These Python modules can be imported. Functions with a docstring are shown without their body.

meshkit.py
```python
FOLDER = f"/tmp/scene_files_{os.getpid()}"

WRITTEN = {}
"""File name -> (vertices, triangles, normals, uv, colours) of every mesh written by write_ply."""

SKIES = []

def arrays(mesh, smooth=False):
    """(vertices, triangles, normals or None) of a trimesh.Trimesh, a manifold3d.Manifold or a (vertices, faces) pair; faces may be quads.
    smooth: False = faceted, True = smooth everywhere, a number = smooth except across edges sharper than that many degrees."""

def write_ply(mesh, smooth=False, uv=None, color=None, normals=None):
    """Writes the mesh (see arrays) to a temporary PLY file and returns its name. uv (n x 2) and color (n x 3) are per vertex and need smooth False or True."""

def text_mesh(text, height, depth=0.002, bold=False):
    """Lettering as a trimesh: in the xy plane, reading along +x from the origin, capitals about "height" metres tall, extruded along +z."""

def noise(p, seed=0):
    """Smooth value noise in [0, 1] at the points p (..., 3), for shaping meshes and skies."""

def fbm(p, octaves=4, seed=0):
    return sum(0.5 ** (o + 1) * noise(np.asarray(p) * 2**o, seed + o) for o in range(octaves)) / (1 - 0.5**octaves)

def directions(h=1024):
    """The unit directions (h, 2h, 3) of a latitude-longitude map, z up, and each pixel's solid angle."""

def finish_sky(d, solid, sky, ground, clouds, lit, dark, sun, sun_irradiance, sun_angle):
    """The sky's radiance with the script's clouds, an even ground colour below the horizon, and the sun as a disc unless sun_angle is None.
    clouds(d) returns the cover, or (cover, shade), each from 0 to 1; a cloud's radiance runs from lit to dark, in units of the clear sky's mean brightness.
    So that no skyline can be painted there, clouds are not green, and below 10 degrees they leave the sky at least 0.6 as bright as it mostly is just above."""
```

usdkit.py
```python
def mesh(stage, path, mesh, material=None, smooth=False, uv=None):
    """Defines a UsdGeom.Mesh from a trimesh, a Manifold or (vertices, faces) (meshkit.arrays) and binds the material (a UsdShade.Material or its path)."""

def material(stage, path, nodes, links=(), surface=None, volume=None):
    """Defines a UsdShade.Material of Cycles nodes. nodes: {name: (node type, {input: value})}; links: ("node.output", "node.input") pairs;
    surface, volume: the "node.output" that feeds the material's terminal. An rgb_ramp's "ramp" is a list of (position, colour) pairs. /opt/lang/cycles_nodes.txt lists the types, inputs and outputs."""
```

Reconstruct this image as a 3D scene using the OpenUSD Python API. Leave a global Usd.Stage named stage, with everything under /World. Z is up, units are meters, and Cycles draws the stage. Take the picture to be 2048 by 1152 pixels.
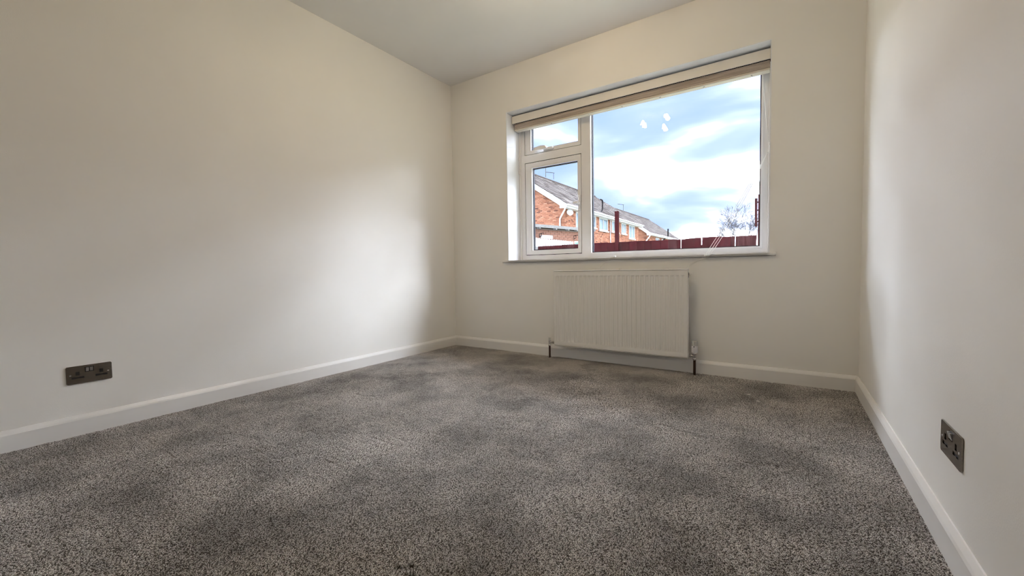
import math, random
import numpy as np, trimesh, manifold3d, usdkit
from shapely.geometry import Polygon, box as sbox, Point
from pxr import Usd, UsdGeom, UsdLux, UsdShade, Gf, Sdf, Vt

random.seed(7)
rng = np.random.default_rng(7)
stage = Usd.Stage.CreateInMemory()
UsdGeom.SetStageUpAxis(stage, 'Z')
UsdGeom.SetStageMetersPerUnit(stage, 1.0)
UsdGeom.Xform.Define(stage, '/World')
UsdGeom.Scope.Define(stage, '/World/Looks')

# ------------------------------------------------------------------ camera, sky, exposure
EXPOSURE = 0.50
SKY = 1.0              # strength of the sky
LAMP = 112.0            # radiance of the glowing lamp shades
BULB = 420.0           # radiance of the bulb faces in their mouths
cam = UsdGeom.Camera.Define(stage, '/World/camera')
cam.CreateHorizontalApertureAttr(36.0)
cam.CreateFocalLengthAttr(36.0 * 818.303 / 2048)
cam.CreateExposureAttr(EXPOSURE)
cam.CreateClippingRangeAttr((0.02, 2000.0))
YAW, PITCH, ROLL, EYE = 0.592298671, -0.0446107430, -0.0158781717, 0.70211923
_f = np.array([-math.sin(YAW) * math.cos(PITCH), math.cos(YAW) * math.cos(PITCH), math.sin(PITCH)])
_r0 = np.array([math.cos(YAW), math.sin(YAW), 0]); _u0 = np.cross(_r0, _f)
_r = math.cos(ROLL) * _r0 + math.sin(ROLL) * _u0; _u = -math.sin(ROLL) * _r0 + math.cos(ROLL) * _u0
cam.AddTransformOp().Set(Gf.Matrix4d(*_r, 0, *_u, 0, *(-_f), 0, 0, 0, EYE, 1))

sky = UsdLux.DomeLight.Define(stage, '/World/sky')
sky.CreateIntensityAttr(1.0)
sky_mat = usdkit.material(stage, '/World/Looks/sky', {
    "tc": ("texture_coordinate", {}),
    "sep": ("separate_xyz", {}),
    "mp": ("mapping", {"location": (-3.78, -0.33, -3.89), "scale": (1.0, 1.0, 3.0)}),
    "n": ("noise_texture", {"scale": 2.8, "detail": 4.0, "roughness": 0.5, "distortion": 0.35}),
    "blue": ("rgb_ramp", {"ramp": [(0.0, (0.38, 0.55, 1.05)), (0.34, (0.41, 0.58, 1.1)), (0.46, (0.51, 0.67, 1.2)), (0.54, (0.68, 0.82, 1.3)), (1.0, (0.95, 1.0, 1.1))]}),
    "cloud": ("rgb_ramp", {"ramp": [(0.0, (0, 0, 0)), (0.42, (0, 0, 0)), (0.50, (0.06, 0.06, 0.06)), (0.555, (0.35, 0.36, 0.4)), (0.61, (5.8, 6.1, 6.7)), (0.69, (12.0, 12.6, 13.9)), (1.0, (15.0, 15.6, 17.0))]}),
    "el": ("map_range", {"from_min": 0.0, "from_max": 1.0, "to_min": 0.9, "to_max": 2.4, "clamp": True}),
    "mul": ("vector_math", {"math_type": "scale"}), "add": ("vector_math", {"math_type": "add"}),
    "bg": ("background_shader", {"strength": SKY})},
    [("tc.generated", "mp.vector"), ("tc.generated", "sep.vector"), ("mp.vector", "n.vector"), ("n.fac", "blue.fac"), ("n.fac", "cloud.fac"),
     ("sep.z", "el.value"), ("cloud.color", "mul.vector1"), ("el.result", "mul.scale"), ("mul.vector", "add.vector1"), ("blue.color", "add.vector2"), ("add.vector", "bg.color")], surface="bg.background")
UsdShade.MaterialBindingAPI.Apply(sky.GetPrim()).Bind(sky_mat)

# ------------------------------------------------------------------ materials
def mat(name, color, rough=0.5, metal=0.0, **extra):
    return usdkit.material(stage, '/World/Looks/' + name, {"p": ("principled_bsdf", {"base_color": color, "roughness": rough, "metallic": metal, **extra})}, surface="p.BSDF")

def noisy(name, c1, c2, scale=(1, 1, 1), nscale=10.0, rough=0.5, metal=0.0, spec=0.5, detail=4.0, bump=0.0, bscale=None, bdist=0.002, rand=0.0, lo=0.35, hi=0.65, coords="geo.position"):
    """noise between two colours; optional fine bump and per-object / per-island brightness spread"""
    nodes = {"geo": ("geometry", {}), "tc": ("texture_coordinate", {}), "oi": ("object_info", {}),
             "mp": ("mapping", {"scale": scale}), "n": ("noise_texture", {"scale": nscale, "detail": detail}),
             "r": ("rgb_ramp", {"ramp": [(lo, c1), (hi, c2)]}), "p": ("principled_bsdf", {"roughness": rough, "metallic": metal, "specular_ior_level": spec})}
    links = [(coords, "mp.vector"), ("mp.vector", "n.vector"), ("n.fac", "r.fac")]
    out = "r.color"
    if rand:
        nodes["mr"] = ("map_range", {"from_min": 0.0, "from_max": 1.0, "to_min": 1 - rand, "to_max": 1 + rand})
        nodes["mu"] = ("vector_math", {"math_type": "scale"})
        links += [("oi.random", "mr.value"), (out, "mu.vector1"), ("mr.result", "mu.scale")]
        out = "mu.vector"
    links.append((out, "p.base_color"))
    if bump:
        nodes["bn"] = ("noise_texture", {"scale": bscale, "detail": 3.0})
        nodes["b"] = ("bump", {"strength": bump, "distance": bdist})
        links += [("geo.position", "bn.vector"), ("bn.fac", "b.height"), ("b.normal", "p.normal")]
    return usdkit.material(stage, '/World/Looks/' + name, nodes, links, surface="p.BSDF")

M = {}
M['wall'] = noisy('wall_paint', (.875, .858, .812), (.89, .873, .828), nscale=3.0, rough=.65, bump=.25, bscale=260.0, bdist=.0008)
M['ceiling'] = noisy('ceiling_paint', (.83, .825, .81), (.85, .845, .83), nscale=3.0, rough=.8, bump=.2, bscale=200.0, bdist=.0008)
M['gloss'] = mat('white_gloss_paint', (.83, .815, .785), .32)
M['lining'] = mat('white_reveal_lining', (.84, .85, .86), .4)
M['upvc'] = mat('white_upvc', (.84, .83, .82), .28)
M['gasket'] = mat('black_gasket', (.012, .012, .018), .5)
M['enamel'] = mat('radiator_enamel', (.80, .785, .745), .3)
M['chrome'] = mat('chrome', (.72, .70, .68), .14, 1.0)
M['pipe'] = mat('dark_pipe', (.075, .04, .03), .35, .7)
M['trv_white'] = mat('valve_plastic', (.74, .74, .76), .35)
M['trv_grey'] = mat('valve_cap_plastic', (.55, .56, .54), .3)
M['nickel'] = noisy('black_nickel', (.20, .178, .15), (.24, .212, .18), scale=(1, 1, 8), nscale=30.0, rough=.10, metal=1.0)
M['steel'] = mat('satin_steel', (.74, .73, .72), .28, 1.0)
M['black'] = mat('black_plastic', (.012, .012, .012), .35)
M['cord'] = usdkit.material(stage, '/World/Looks/white_cord', {"d": ("diffuse_bsdf", {"color": (.85, .83, .79)}), "t": ("translucent_bsdf", {"color": (.85, .84, .80)}), "m": ("mix_closure", {"fac": .5})},
    [("d.BSDF", "m.closure1"), ("t.BSDF", "m.closure2")], surface="m.closure")
M['valance'] = mat('cream_valance', (.82, .78, .70), .45)
M['wood'] = noisy('blind_wood', (.46, .38, .31), (.74, .65, .56), scale=(1.3, 30, 46), nscale=3.2, detail=6.0, rough=.5, rand=.10, lo=.3, hi=.7)
M['rail'] = noisy('blind_rail_wood', (.62, .56, .46), (.72, .66, .56), scale=(1.3, 30, 46), nscale=3.2, detail=6.0, rough=.45)
M['backing'] = mat('carpet_backing', (.05, .038, .03), .95)
M['lint'] = mat('white_lint', (.75, .73, .7), .9)
M['shade'] = usdkit.material(stage, '/World/Looks/glowing_shade', {"e": ("emission", {"color": (1.0, .77, .49), "strength": LAMP})}, surface="e.emission")
M['bulb'] = usdkit.material(stage, '/World/Looks/bulb_face', {"e": ("emission", {"color": (1.0, .77, .49), "strength": BULB})}, surface="e.emission")
M['glass'] = usdkit.material(stage, '/World/Looks/window_glass', {
    "lw": ("layer_weight", {"blend": .5}), "p5": ("math", {"math_type": "power", "value2": 5.0}),
    "f": ("math", {"math_type": "multiply_add", "value2": .22, "value3": .020}),
    "t": ("transparent_bsdf", {"color": (.985, .99, .99)}), "g": ("glossy_bsdf", {"color": (1, 1, 1), "roughness": 0.0}), "m": ("mix_closure", {})},
    [("lw.facing", "p5.value1"), ("p5.value", "f.value1"), ("f.value", "m.fac"), ("t.BSDF", "m.closure1"), ("g.BSDF", "m.closure2")], surface="m.closure")
# outdoors
M['mortar'] = mat('mortar', (.22, .18, .15), .9, specular_ior_level=.03)
def brick_mat(name, stops):
    return usdkit.material(stage, '/World/Looks/' + name, {
        "geo": ("geometry", {}), "at": ("attribute", {"attribute": "tone"}), "r": ("rgb_ramp", {"ramp": stops}), "n": ("noise_texture", {"scale": 60.0}),
        "mr": ("map_range", {"to_min": .85, "to_max": 1.15}), "mu": ("vector_math", {"math_type": "scale"}), "p": ("principled_bsdf", {"roughness": .9, "specular_ior_level": .03})},
        [("at.fac", "r.fac"), ("geo.position", "n.vector"), ("n.fac", "mr.value"), ("r.color", "mu.vector1"), ("mr.result", "mu.scale"), ("mu.vector", "p.base_color")], surface="p.BSDF")
M['brick'] = brick_mat('house_brick', [(0, (.10, .042, .03)), (.15, (.24, .098, .058)), (.5, (.29, .125, .075)), (.85, (.33, .155, .095)), (1, (.37, .20, .13))])
M['garage_brick'] = brick_mat('garage_brick', [(0, (.10, .045, .035)), (.4, (.18, .08, .055)), (.75, (.24, .11, .075)), (1, (.30, .16, .11))])
M['tile'] = brick_mat('roof_tile', [(0, (.03, .024, .02)), (.3, (.062, .052, .046)), (.7, (.09, .079, .073)), (1, (.15, .132, .118))])
M['white_out'] = mat('white_boarding', (.50, .51, .52), .6, specular_ior_level=.1)
M['pane_out'] = mat('house_window_pane', (.20, .26, .29), .08)
M['fence'] = noisy('maroon_fence_stain', (.022, .0035, .005), (.036, .006, .008), scale=(6, 6, 1.2), nscale=5.0, rough=.8, spec=.02, rand=.22)
M['fence_weathered'] = noisy('weathered_stain', (.024, .006, .007), (.045, .018, .018), scale=(6, 6, 1.2), nscale=5.0, rough=.8, spec=.02)
M['concrete'] = noisy('concrete', (.15, .15, .14), (.21, .205, .19), nscale=14.0, rough=.9, spec=.1)
M['felt'] = noisy('roofing_felt', (.05, .05, .05), (.09, .09, .086), nscale=8.0, rough=.9, spec=.03)
M['iron'] = mat('black_iron', (.006, .006, .007), .6, specular_ior_level=.08)
M['green'] = mat('green_plastic', (.10, .30, .18), .5)
M['bark'] = mat('pale_bark', (.085, .085, .095), .9, specular_ior_level=.03)
M['alu'] = mat('aerial_aluminium', (.07, .075, .08), .6, specular_ior_level=.1)
M['lawn'] = noisy('winter_lawn', (.17, .18, .12), (.25, .25, .17), nscale=2.0, rough=.95)

# ------------------------------------------------------------------ helpers
USED, BASE = {}, {}
def unique(parent, name):
    k = USED.get((parent, name), 0); USED[(parent, name)] = k + 1
    return f'{parent}/{name}' if k == 0 else f'{parent}/{name}_{k:03d}'
def tag(prim, label=None, cat=None, group=None, kind=None):
    for k, v in (('label', label), ('category', cat), ('group', group), ('kind', kind)):
        if v: prim.SetCustomDataByKey(k, v)
    return prim
def thing(name, label, cat, base=(0, 0, 0), group=None, kind=None):
    """an Xform at the thing's base; its parts are given in world coordinates"""
    path = unique('/World', name)
    x = UsdGeom.Xform.Define(stage, path); x.AddTranslateOp().Set(Gf.Vec3d(*base))
    BASE[path] = np.array(base, float)
    tag(x.GetPrim(), label, cat, group, kind)
    return path
def set_tone(prim_path, per_piece, n_per, seed):
    """a random tone per brick, tile or yarn, on every vertex of it"""
    g = np.random.default_rng(seed); t = np.repeat(g.uniform(0, 1, per_piece), n_per)
    UsdGeom.PrimvarsAPI(stage.GetPrimAtPath(prim_path)).CreatePrimvar('tone', Sdf.ValueTypeNames.FloatArray, 'vertex').Set(Vt.FloatArray.FromNumpy(t.astype(np.float32)))
def part(name, mesh, material, parent, label=None, kind=None, smooth=False, pieces=0):
    path = unique(parent, name)
    b = BASE.get(parent, np.zeros(3)); BASE[path] = b
    if hasattr(mesh, 'to_mesh'):
        mm = mesh.to_mesh(); mesh = trimesh.Trimesh(mm.vert_properties[:, :3], mm.tri_verts, process=False)
    mesh = mesh.copy(); mesh.apply_translation(-b)
    usdkit.mesh(stage, path, mesh, M[material], smooth=smooth)
    if material in ('brick', 'garage_brick', 'tile'):
        nv = len(mesh.vertices); set_tone(path, nv // 8 if nv % 8 == 0 and kind else 1, 8 if nv % 8 == 0 and kind else nv, nv + len(path))
    tag(stage.GetPrimAtPath(path), label, kind=kind)
    return path
def single(name, mesh, material, label, cat, group=None, kind=None, smooth=False):
    path = unique('/World', name)
    c = mesh.bounds; b = np.array([(c[0][0] + c[1][0]) / 2, (c[0][1] + c[1][1]) / 2, c[0][2]])
    mesh = mesh.copy(); mesh.apply_translation(-b)
    g = usdkit.mesh(stage, path, mesh, M[material], smooth=smooth)
    UsdGeom.Xformable(g).AddTranslateOp().Set(Gf.Vec3d(*b)); BASE[path] = b
    tag(g.GetPrim(), label, cat, group, kind)
    return path
def box(x0, x1, y0, y1, z0, z1):
    m = trimesh.creation.box([x1 - x0, y1 - y0, z1 - z0]); m.apply_translation([(x0 + x1) / 2, (y0 + y1) / 2, (z0 + z1) / 2]); return m
def rbox(x0, x1, y0, y1, z0, z1, r=.003):
    """box with chamfered edges"""
    r = min(r, (x1 - x0) * .45, (y1 - y0) * .45, (z1 - z0) * .45)
    pts = []
    for x, sx in ((x0, 1), (x1, -1)):
        for y, sy in ((y0, 1), (y1, -1)):
            for z, sz in ((z0, 1), (z1, -1)):
                pts += [(x, y + sy * r, z + sz * r), (x + sx * r, y, z + sz * r), (x + sx * r, y + sy * r, z)]
    return trimesh.Trimesh(*hull(pts), process=False)
def hull(pts):
    m = manifold3d.Manifold.hull_points(np.asarray(pts, float)).to_mesh(); return m.vert_properties[:, :3], m.tri_verts
cat_ = trimesh.util.concatenate
def xz(poly, y0, y1):
    """extrude a polygon drawn in x, z between two y"""
    m = trimesh.creation.extrude_polygon(poly, y1 - y0)
    m.apply_transform(np.array([[1, 0, 0, 0], [0, 0, -1, y1], [0, 1, 0, 0], [0, 0, 0, 1]], float)); return m
def yz(poly, x0, x1):
    m = trimesh.creation.extrude_polygon(poly, x1 - x0)
    m.apply_transform(np.array([[0, 0, 1, x0], [1, 0, 0, 0], [0, 1, 0, 0], [0, 0, 0, 1]], float)); return m
def frame(x0, x1, z0, z1, w, y0, y1, ws=None):
    """rectangular ring in the xz plane; ws = (left, right, bottom, top) widths"""
    l, r, b, t = ws or (w, w, w, w)
    return xz(sbox(x0, z0, x1, z1).difference(sbox(x0 + l, z0 + b, x1 - r, z1 - t)), y0, y1)
def tube(pts, r, n=10, cap=True):
    pts = np.asarray(pts, float); rr = np.broadcast_to(r, len(pts)); V, F = [], []
    t = np.gradient(pts, axis=0); t /= np.linalg.norm(t, axis=1)[:, None] + 1e-12
    ref = np.array([0, 0, 1.0]) if abs(t[0][2]) < .9 else np.array([1.0, 0, 0])
    a = np.cross(t[0], ref); a /= np.linalg.norm(a)
    for k in range(len(pts)):
        a = a - t[k] * (a @ t[k]); a /= np.linalg.norm(a) + 1e-12; b = np.cross(t[k], a)
        for j in range(n):
            w = 2 * math.pi * j / n; V.append(pts[k] + rr[k] * (math.cos(w) * a + math.sin(w) * b))
    for k in range(len(pts) - 1):
        for j in range(n):
            p, q = k * n + j, k * n + (j + 1) % n
            F += [(p, q, q + n), (p, q + n, p + n)]
    if cap:
        c = len(V); V += [pts[0], pts[-1]]; e = (len(pts) - 1) * n
        for j in range(n):
            F += [(c, (j + 1) % n, j), (c + 1, e + j, e + (j + 1) % n)]
    return trimesh.Trimesh(V, F, process=False)
def lathe(profile, center, axis='z', n=24):
    m = trimesh.creation.revolve(np.asarray(profile, float), sections=n)
    if axis == 'y': m.apply_transform(trimesh.transformations.rotation_matrix(-math.pi / 2, [1, 0, 0]))
    if axis == 'x': m.apply_transform(trimesh.transformations.rotation_matrix(math.pi / 2, [0, 1, 0]))
    m.apply_translation(center); return m
def struct(name, mesh, material, label, cat):
    return single(name, mesh, material, label, cat, kind='structure')

# ------------------------------------------------------------------ room shell
L, R, D, H = 2.599, 0.332, 2.899, 2.40
BK = -0.14                                           # wall behind the camera
WX0, WX1, WZ0, WZ1 = -1.980, -0.095, 0.781, 2.023      # inside of the window reveal
struct('floor', box(-L - .1, R + .1, BK - .1, D + .3, -.12, -.006), 'backing', 'floor of the bedroom under the carpet', 'floor')
struct('ceiling', box(-L - .1, R + .1, BK - .1, D + .3, H, H + .12), 'ceiling', 'plain white painted bedroom ceiling', 'ceiling')
struct('wall_left', box(-L - .1, -L, BK - .1, D + .3, -.12, H), 'wall', 'off-white painted left wall with a double socket low down', 'wall')
struct('wall_right', box(R, R + .1, BK - .1, D + .3, -.12, H), 'wall', 'off-white painted right wall beside the camera', 'wall')
struct('wall_front', box(-L, R, BK - .1, BK, -.12, H), 'wall', 'off-white painted wall behind the camera', 'wall')
hole = sbox(WX0 - .006, WZ0 - .02, WX1 + .006, WZ1 + .006)
struct('wall_back', xz(sbox(-L, -.12, R, H).difference(hole), D, D + .3), 'wall', 'cream wall with the window and radiator', 'wall')
# reveal lining: left, right and top boards
lin = thing('trim_1', 'white boards lining the window reveal', 'window lining', (-1.04, D, WZ0), kind='structure')
part('reveal_board', box(WX0 - .006, WX0, D - .001, 3.11, WZ0, WZ1), 'lining', lin)
part('reveal_board', box(WX1, WX1 + .006, D - .001, 3.11, WZ0, WZ1), 'lining', lin)
part('reveal_board', box(WX0 - .006, WX1 + .006, D - .001, 3.11, WZ1, WZ1 + .006), 'lining', lin)

ST, SH = .015, .089
prof = [(0, -.006), (ST, -.006), (ST, SH - .019), (ST - .003, SH - .012), (.004, SH), (0, SH)]
def skirting(kind):
    if kind == 'left': return xz(Polygon([(-L + a, b) for a, b in prof]), BK, D)
    if kind == 'right': return xz(Polygon([(R - a, b) for a, b in prof]), BK, D)
    return yz(Polygon([(D - a, b) for a, b in prof]), -L, R)
struct('baseboard_left', skirting('left'), 'gloss', 'white painted skirting board along the left wall', 'skirting board')
struct('baseboard_back', skirting('back'), 'gloss', 'white painted skirting board under the window behind the radiator', 'skirting board')
struct('baseboard_right', skirting('right'), 'gloss', 'white painted skirting board along the right wall', 'skirting board')

# ------------------------------------------------------------------ window
FY = 3.10                                           # inner face of the frame
win = thing('window_1', 'white plastic double-glazed window with a small opening light over a casement beside one large fixed pane', 'window', (-1.04, FY, WZ0), kind='structure')
fx0, fx1, fz0, fz1 = -1.967, -.107, .787, 2.02
outer = sbox(fx0, fz0, fx1, fz1)
holes = [sbox(-1.930, 1.700, -1.392, 1.985), sbox(-1.930, .826, -1.392, 1.634), sbox(-1.320, .819, -.138, 1.985)]
fr = outer
for h_ in holes: fr = fr.difference(h_)
part('window_frame', xz(fr, FY, FY + .065), 'upvc', win)
# raised bead on mullion and fixed light
part('glazing_bead', frame(-1.322, -.136, .817, 1.99, .013, FY - .006, FY + .02), 'upvc', win)
part('side_trim', rbox(WX0, fx0 + .001, FY - .014, FY + .02, WZ0, WZ1, .002), 'upvc', win)
part('side_trim', rbox(fx1 - .001, WX1, FY - .014, FY + .02, WZ0, WZ1, .002), 'upvc', win)
part('sill_bead', rbox(fx0, fx1, FY - .010, FY + .02, WZ0 - .004, fz0 + .004, .003), 'upvc', win)
# sill board with a rounded nose
zs0, zs1, ys = WZ0 - .0185, WZ0, D - .022
nose = [(FY + .06, zs0), (FY + .06, zs1)] + [(ys + .006 - .006 * math.sin(a), (zs0 + zs1) / 2 + (zs1 - zs0) / 2 * math.cos(a)) for a in np.linspace(0, math.pi, 9)]
inner = yz(Polygon(nose), WX0 - .005, WX1 + .005)
lip = yz(Polygon([(D, zs0), (D, zs1)] + [(ys + .006 - .006 * math.sin(a), (zs0 + zs1) / 2 + (zs1 - zs0) / 2 * math.cos(a)) for a in np.linspace(0, math.pi, 9)]), -2.031, -.056)
part('window_sill', cat_([inner, lip]), 'gloss', win, label='cream painted window board with rounded nose')
def glazing(x0, x1, z0, z1, parent):
    """double-glazed unit: two thin panes either side of a black spacer"""
    part('spacer', frame(x0, x1, z0, z1, .007, FY + .021, FY + .043), 'gasket', parent)
    a = box(x0 + .001, x1 - .001, FY + .0165, FY + .0205, z0 + .001, z1 - .001)
    b = box(x0 + .001, x1 - .001, FY + .0435, FY + .0475, z0 + .001, z1 - .001)
    c = b.bounds.mean(0); b.apply_translation(-c); b.apply_transform(trimesh.transformations.rotation_matrix(math.radians(-.17), [1, 0, .3])); b.apply_translation(c)
    part('pane', a, 'glass', parent); part('pane', b, 'glass', parent)
glazing(-1.3095, -.1485, .8295, 1.978, win)
def sash(x0, x1, z0, z1, gx0, gx1, gz0, gz1):
    s = part('sash', cat_([frame(x0, x1, z0, z1, 0, FY + .002, FY + .05, (gx0 - x0 - .012, x1 - gx1 - .012, gz0 - z0 - .012, z1 - gz1 - .012)),
                           frame(gx0 - .014, gx1 + .014, gz0 - .014, gz1 + .014, .014, FY + .004, FY + .018)]), 'upvc', win)
    part('sash_seal', frame(x0 - .0042, x1 + .0042, z0 - .0042, z1 + .0042, .004, FY + .010, FY + .03), 'gasket', win)
    glazing(gx0, gx1, gz0, gz1, s)
    return s
s1 = sash(-1.925, -1.3965, 1.7045, 1.980, -1.868, -1.421, 1.736, 1.950)
s2 = sash(-1.925, -1.3965, .8305, 1.629, -1.862, -1.427, .869, 1.583)
# handle of the top light: base plate and a lever lying along the rail
hb = rbox(-1.735, -1.640, FY - .022, FY + .003, 1.712, 1.732, .004)
hl = trimesh.Trimesh(*hull([(-1.812, FY - .040, 1.742), (-1.812, FY - .030, 1.742), (-1.812, FY - .040, 1.720), (-1.812, FY - .030, 1.720),
                            (-1.74, FY - .046, 1.748), (-1.74, FY - .032, 1.748), (-1.70, FY - .046, 1.742), (-1.70, FY - .030, 1.742), (-1.69, FY - .044, 1.722), (-1.69, FY - .028, 1.722), (-1.74, FY - .046, 1.716), (-1.74, FY - .030, 1.716)]), process=False)
hk = lathe([(0, 0), (.010, 0), (.010, .022), (.007, .026), (0, .026)], (-1.700, FY - .010, 1.728), 'y', 16); hk.apply_transform(trimesh.transformations.reflection_matrix([0, FY - .010, 0], [0, 1, 0])); hk.invert()
hd = part('handle', cat_([hb, hl, hk]), 'upvc', s1)
h2 = part('handle', cat_([rbox(-1.419, -1.400, FY - .012, FY + .003, 1.175, 1.30, .004), rbox(-1.422, -1.397, FY - .040, FY - .010, 1.222, 1.248, .006), rbox(-1.448, -1.400, FY - .052, FY - .038, 1.226, 1.246, .005)]), 'upvc', s2)
part('screw_cap', lathe([(0, 0), (.006, 0), (.006, .002), (0, .002)], (-1.4225, FY - .025, 1.229), 'x', 10), 'gasket', s2)
for z in (1.674, 1.559):
    part('hinge_cover', rbox(-1.981, -1.966, FY - .024, FY - .010, z - .016, z + .016, .003), 'upvc', win)
# ------------------------------------------------------------------ blind, pulled up
bl = thing('venetian_blind', 'wooden venetian blind pulled right up under a cream valance at the top of the window', 'blind', (-1.04, 3.02, 1.86))
bx0, bx1 = WX0 + .006, WX1 - .003
part('valance', rbox(bx0, bx1, 2.974, 2.984, 1.950, 2.0125, .002), 'valance', bl)
part('valance_return', rbox(bx0, bx0 + .008, 2.984, 3.03, 1.950, 2.0125, .002), 'valance', bl)
part('head_rail', rbox(bx0 + .01, bx1 - .002, 2.990, 3.050, 1.960, 2.004, .002), 'iron', bl)  # rail coloured black to stand in for the shade in the gap above the valance
zz = 1.898
sx0, sx1 = WX0 + .016, WX1 - .006
part('bottom_rail', rbox(sx0, sx1, 2.996, 3.048, zz - .006, zz + .010, .004), 'rail', bl)
for k in range(12):
    z = zz + .0112 + k * .0036; o = rng.normal(0, .0007)
    part('slat', rbox(sx0 + rng.normal(0, .0006), sx1 + rng.normal(0, .0006), 2.9965 + o, 3.0465 + o, z, z + .0031, .0012), 'wood', bl)
for x in (-1.93, -1.615, -1.286, -1.027, -.753, -.472, -.199):
    part('ladder_cord', cat_([tube([(x + dx, 2.9945, 1.966), (x + dx + .001, 2.993, 1.93), (x + dx, 2.9925, zz - .004), (x + dx, 3.0, zz - .0085)], .0007, 5) for dx in (-.004, .004)]), 'wood', bl)
    part('cord_plug', lathe([(0, 0), (.005, .001), (.005, .006), (0, .006)], (x, 3.018, zz - .012), n=10), 'cord', bl)
# pull cord: headrail -> cleat -> window board -> behind the radiator
cl = (-.103, 3.055)
def sag(a, b, s, n=14):
    t = np.linspace(0, 1, n)[:, None]; p = np.asarray(a) * (1 - t) + np.asarray(b) * t; p[:, 2] -= s * 4 * t[:, 0] * (1 - t[:, 0]); return p
for dx in (0, .004):
    part('pull_cord', tube(sag((-.142 - dx, 3.03, 1.90), (-.106, 3.056, 1.462 - dx), .004), .0013, 6), 'cord', bl)
for k, (x1, dz) in enumerate(((-.433, 0), (-.418, .004), (-.404, .002))):
    low = sag((-.108, 3.052, 1.415), (x1, 2.872, .7845), .012 + .012 * k)
    if k == 0:
        low = np.vstack([low, [(-.445, 2.869, .768), (-.474, 2.868, .745), (-.505, 2.867, .722), (-.535, 2.866, .700), (-.56, 2.868, .66)]])
    else:
        low = np.vstack([low, [(x1 - .012, 2.8705, .772), (x1 - .03, 2.868, .752), (-.490 - .006 * k, 2.867, .735), (-.528 - .006 * k, 2.866, .706), (-.56, 2.868, .66)]])
    part('pull_cord', tube(low, .0015, 6), 'cord', bl)
part('cord_knot', cat_([trimesh.creation.icosphere(2, .0045).apply_translation((-.108, 3.05, 1.466)), trimesh.creation.icosphere(2, .0045).apply_translation((-.109, 3.05, 1.412))]), 'cord', bl)
part('pull_cord', tube([(-1.16, 2.868, .66), (-1.14, 2.868, .716), (-1.115, 2.868, .738), (-1.086, 2.869, .760), (-1.066, 2.873, .777), (-1.052, 2.886, .7835), (-1.045, 2.89, .785)], .0015, 6), 'cord', bl)
ac = lathe([(0, 0), (.003, .0), (.0048, .005), (.0065, .014), (.0062, .018), (.003, .021), (0, .021)], (0, 0, 0), n=14)
ac.apply_transform(trimesh.transformations.rotation_matrix(math.pi / 2, [.3, 1, 0])); ac.apply_translation((-1.05, 2.889, .7877))
part('tassel', ac, 'cord', bl, label='white acorn on the window board')
ct = thing('cord_cleat', 'small white cord cleat on the right window reveal', 'cleat', (-.099, 3.055, 1.41))
part('cleat_bridge', rbox(-.101, WX1, 3.049, 3.061, 1.425, 1.455, .002), 'chrome', ct)
part('cleat_horn', tube([(-.099, 3.055, 1.455), (-.104, 3.055, 1.470), (-.108, 3.055, 1.476)], [.004, .0035, .002], 8), 'upvc', ct)
part('cleat_horn', tube([(-.099, 3.055, 1.425), (-.104, 3.055, 1.410), (-.108, 3.055, 1.404)], [.004, .0035, .002], 8), 'upvc', ct)

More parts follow.
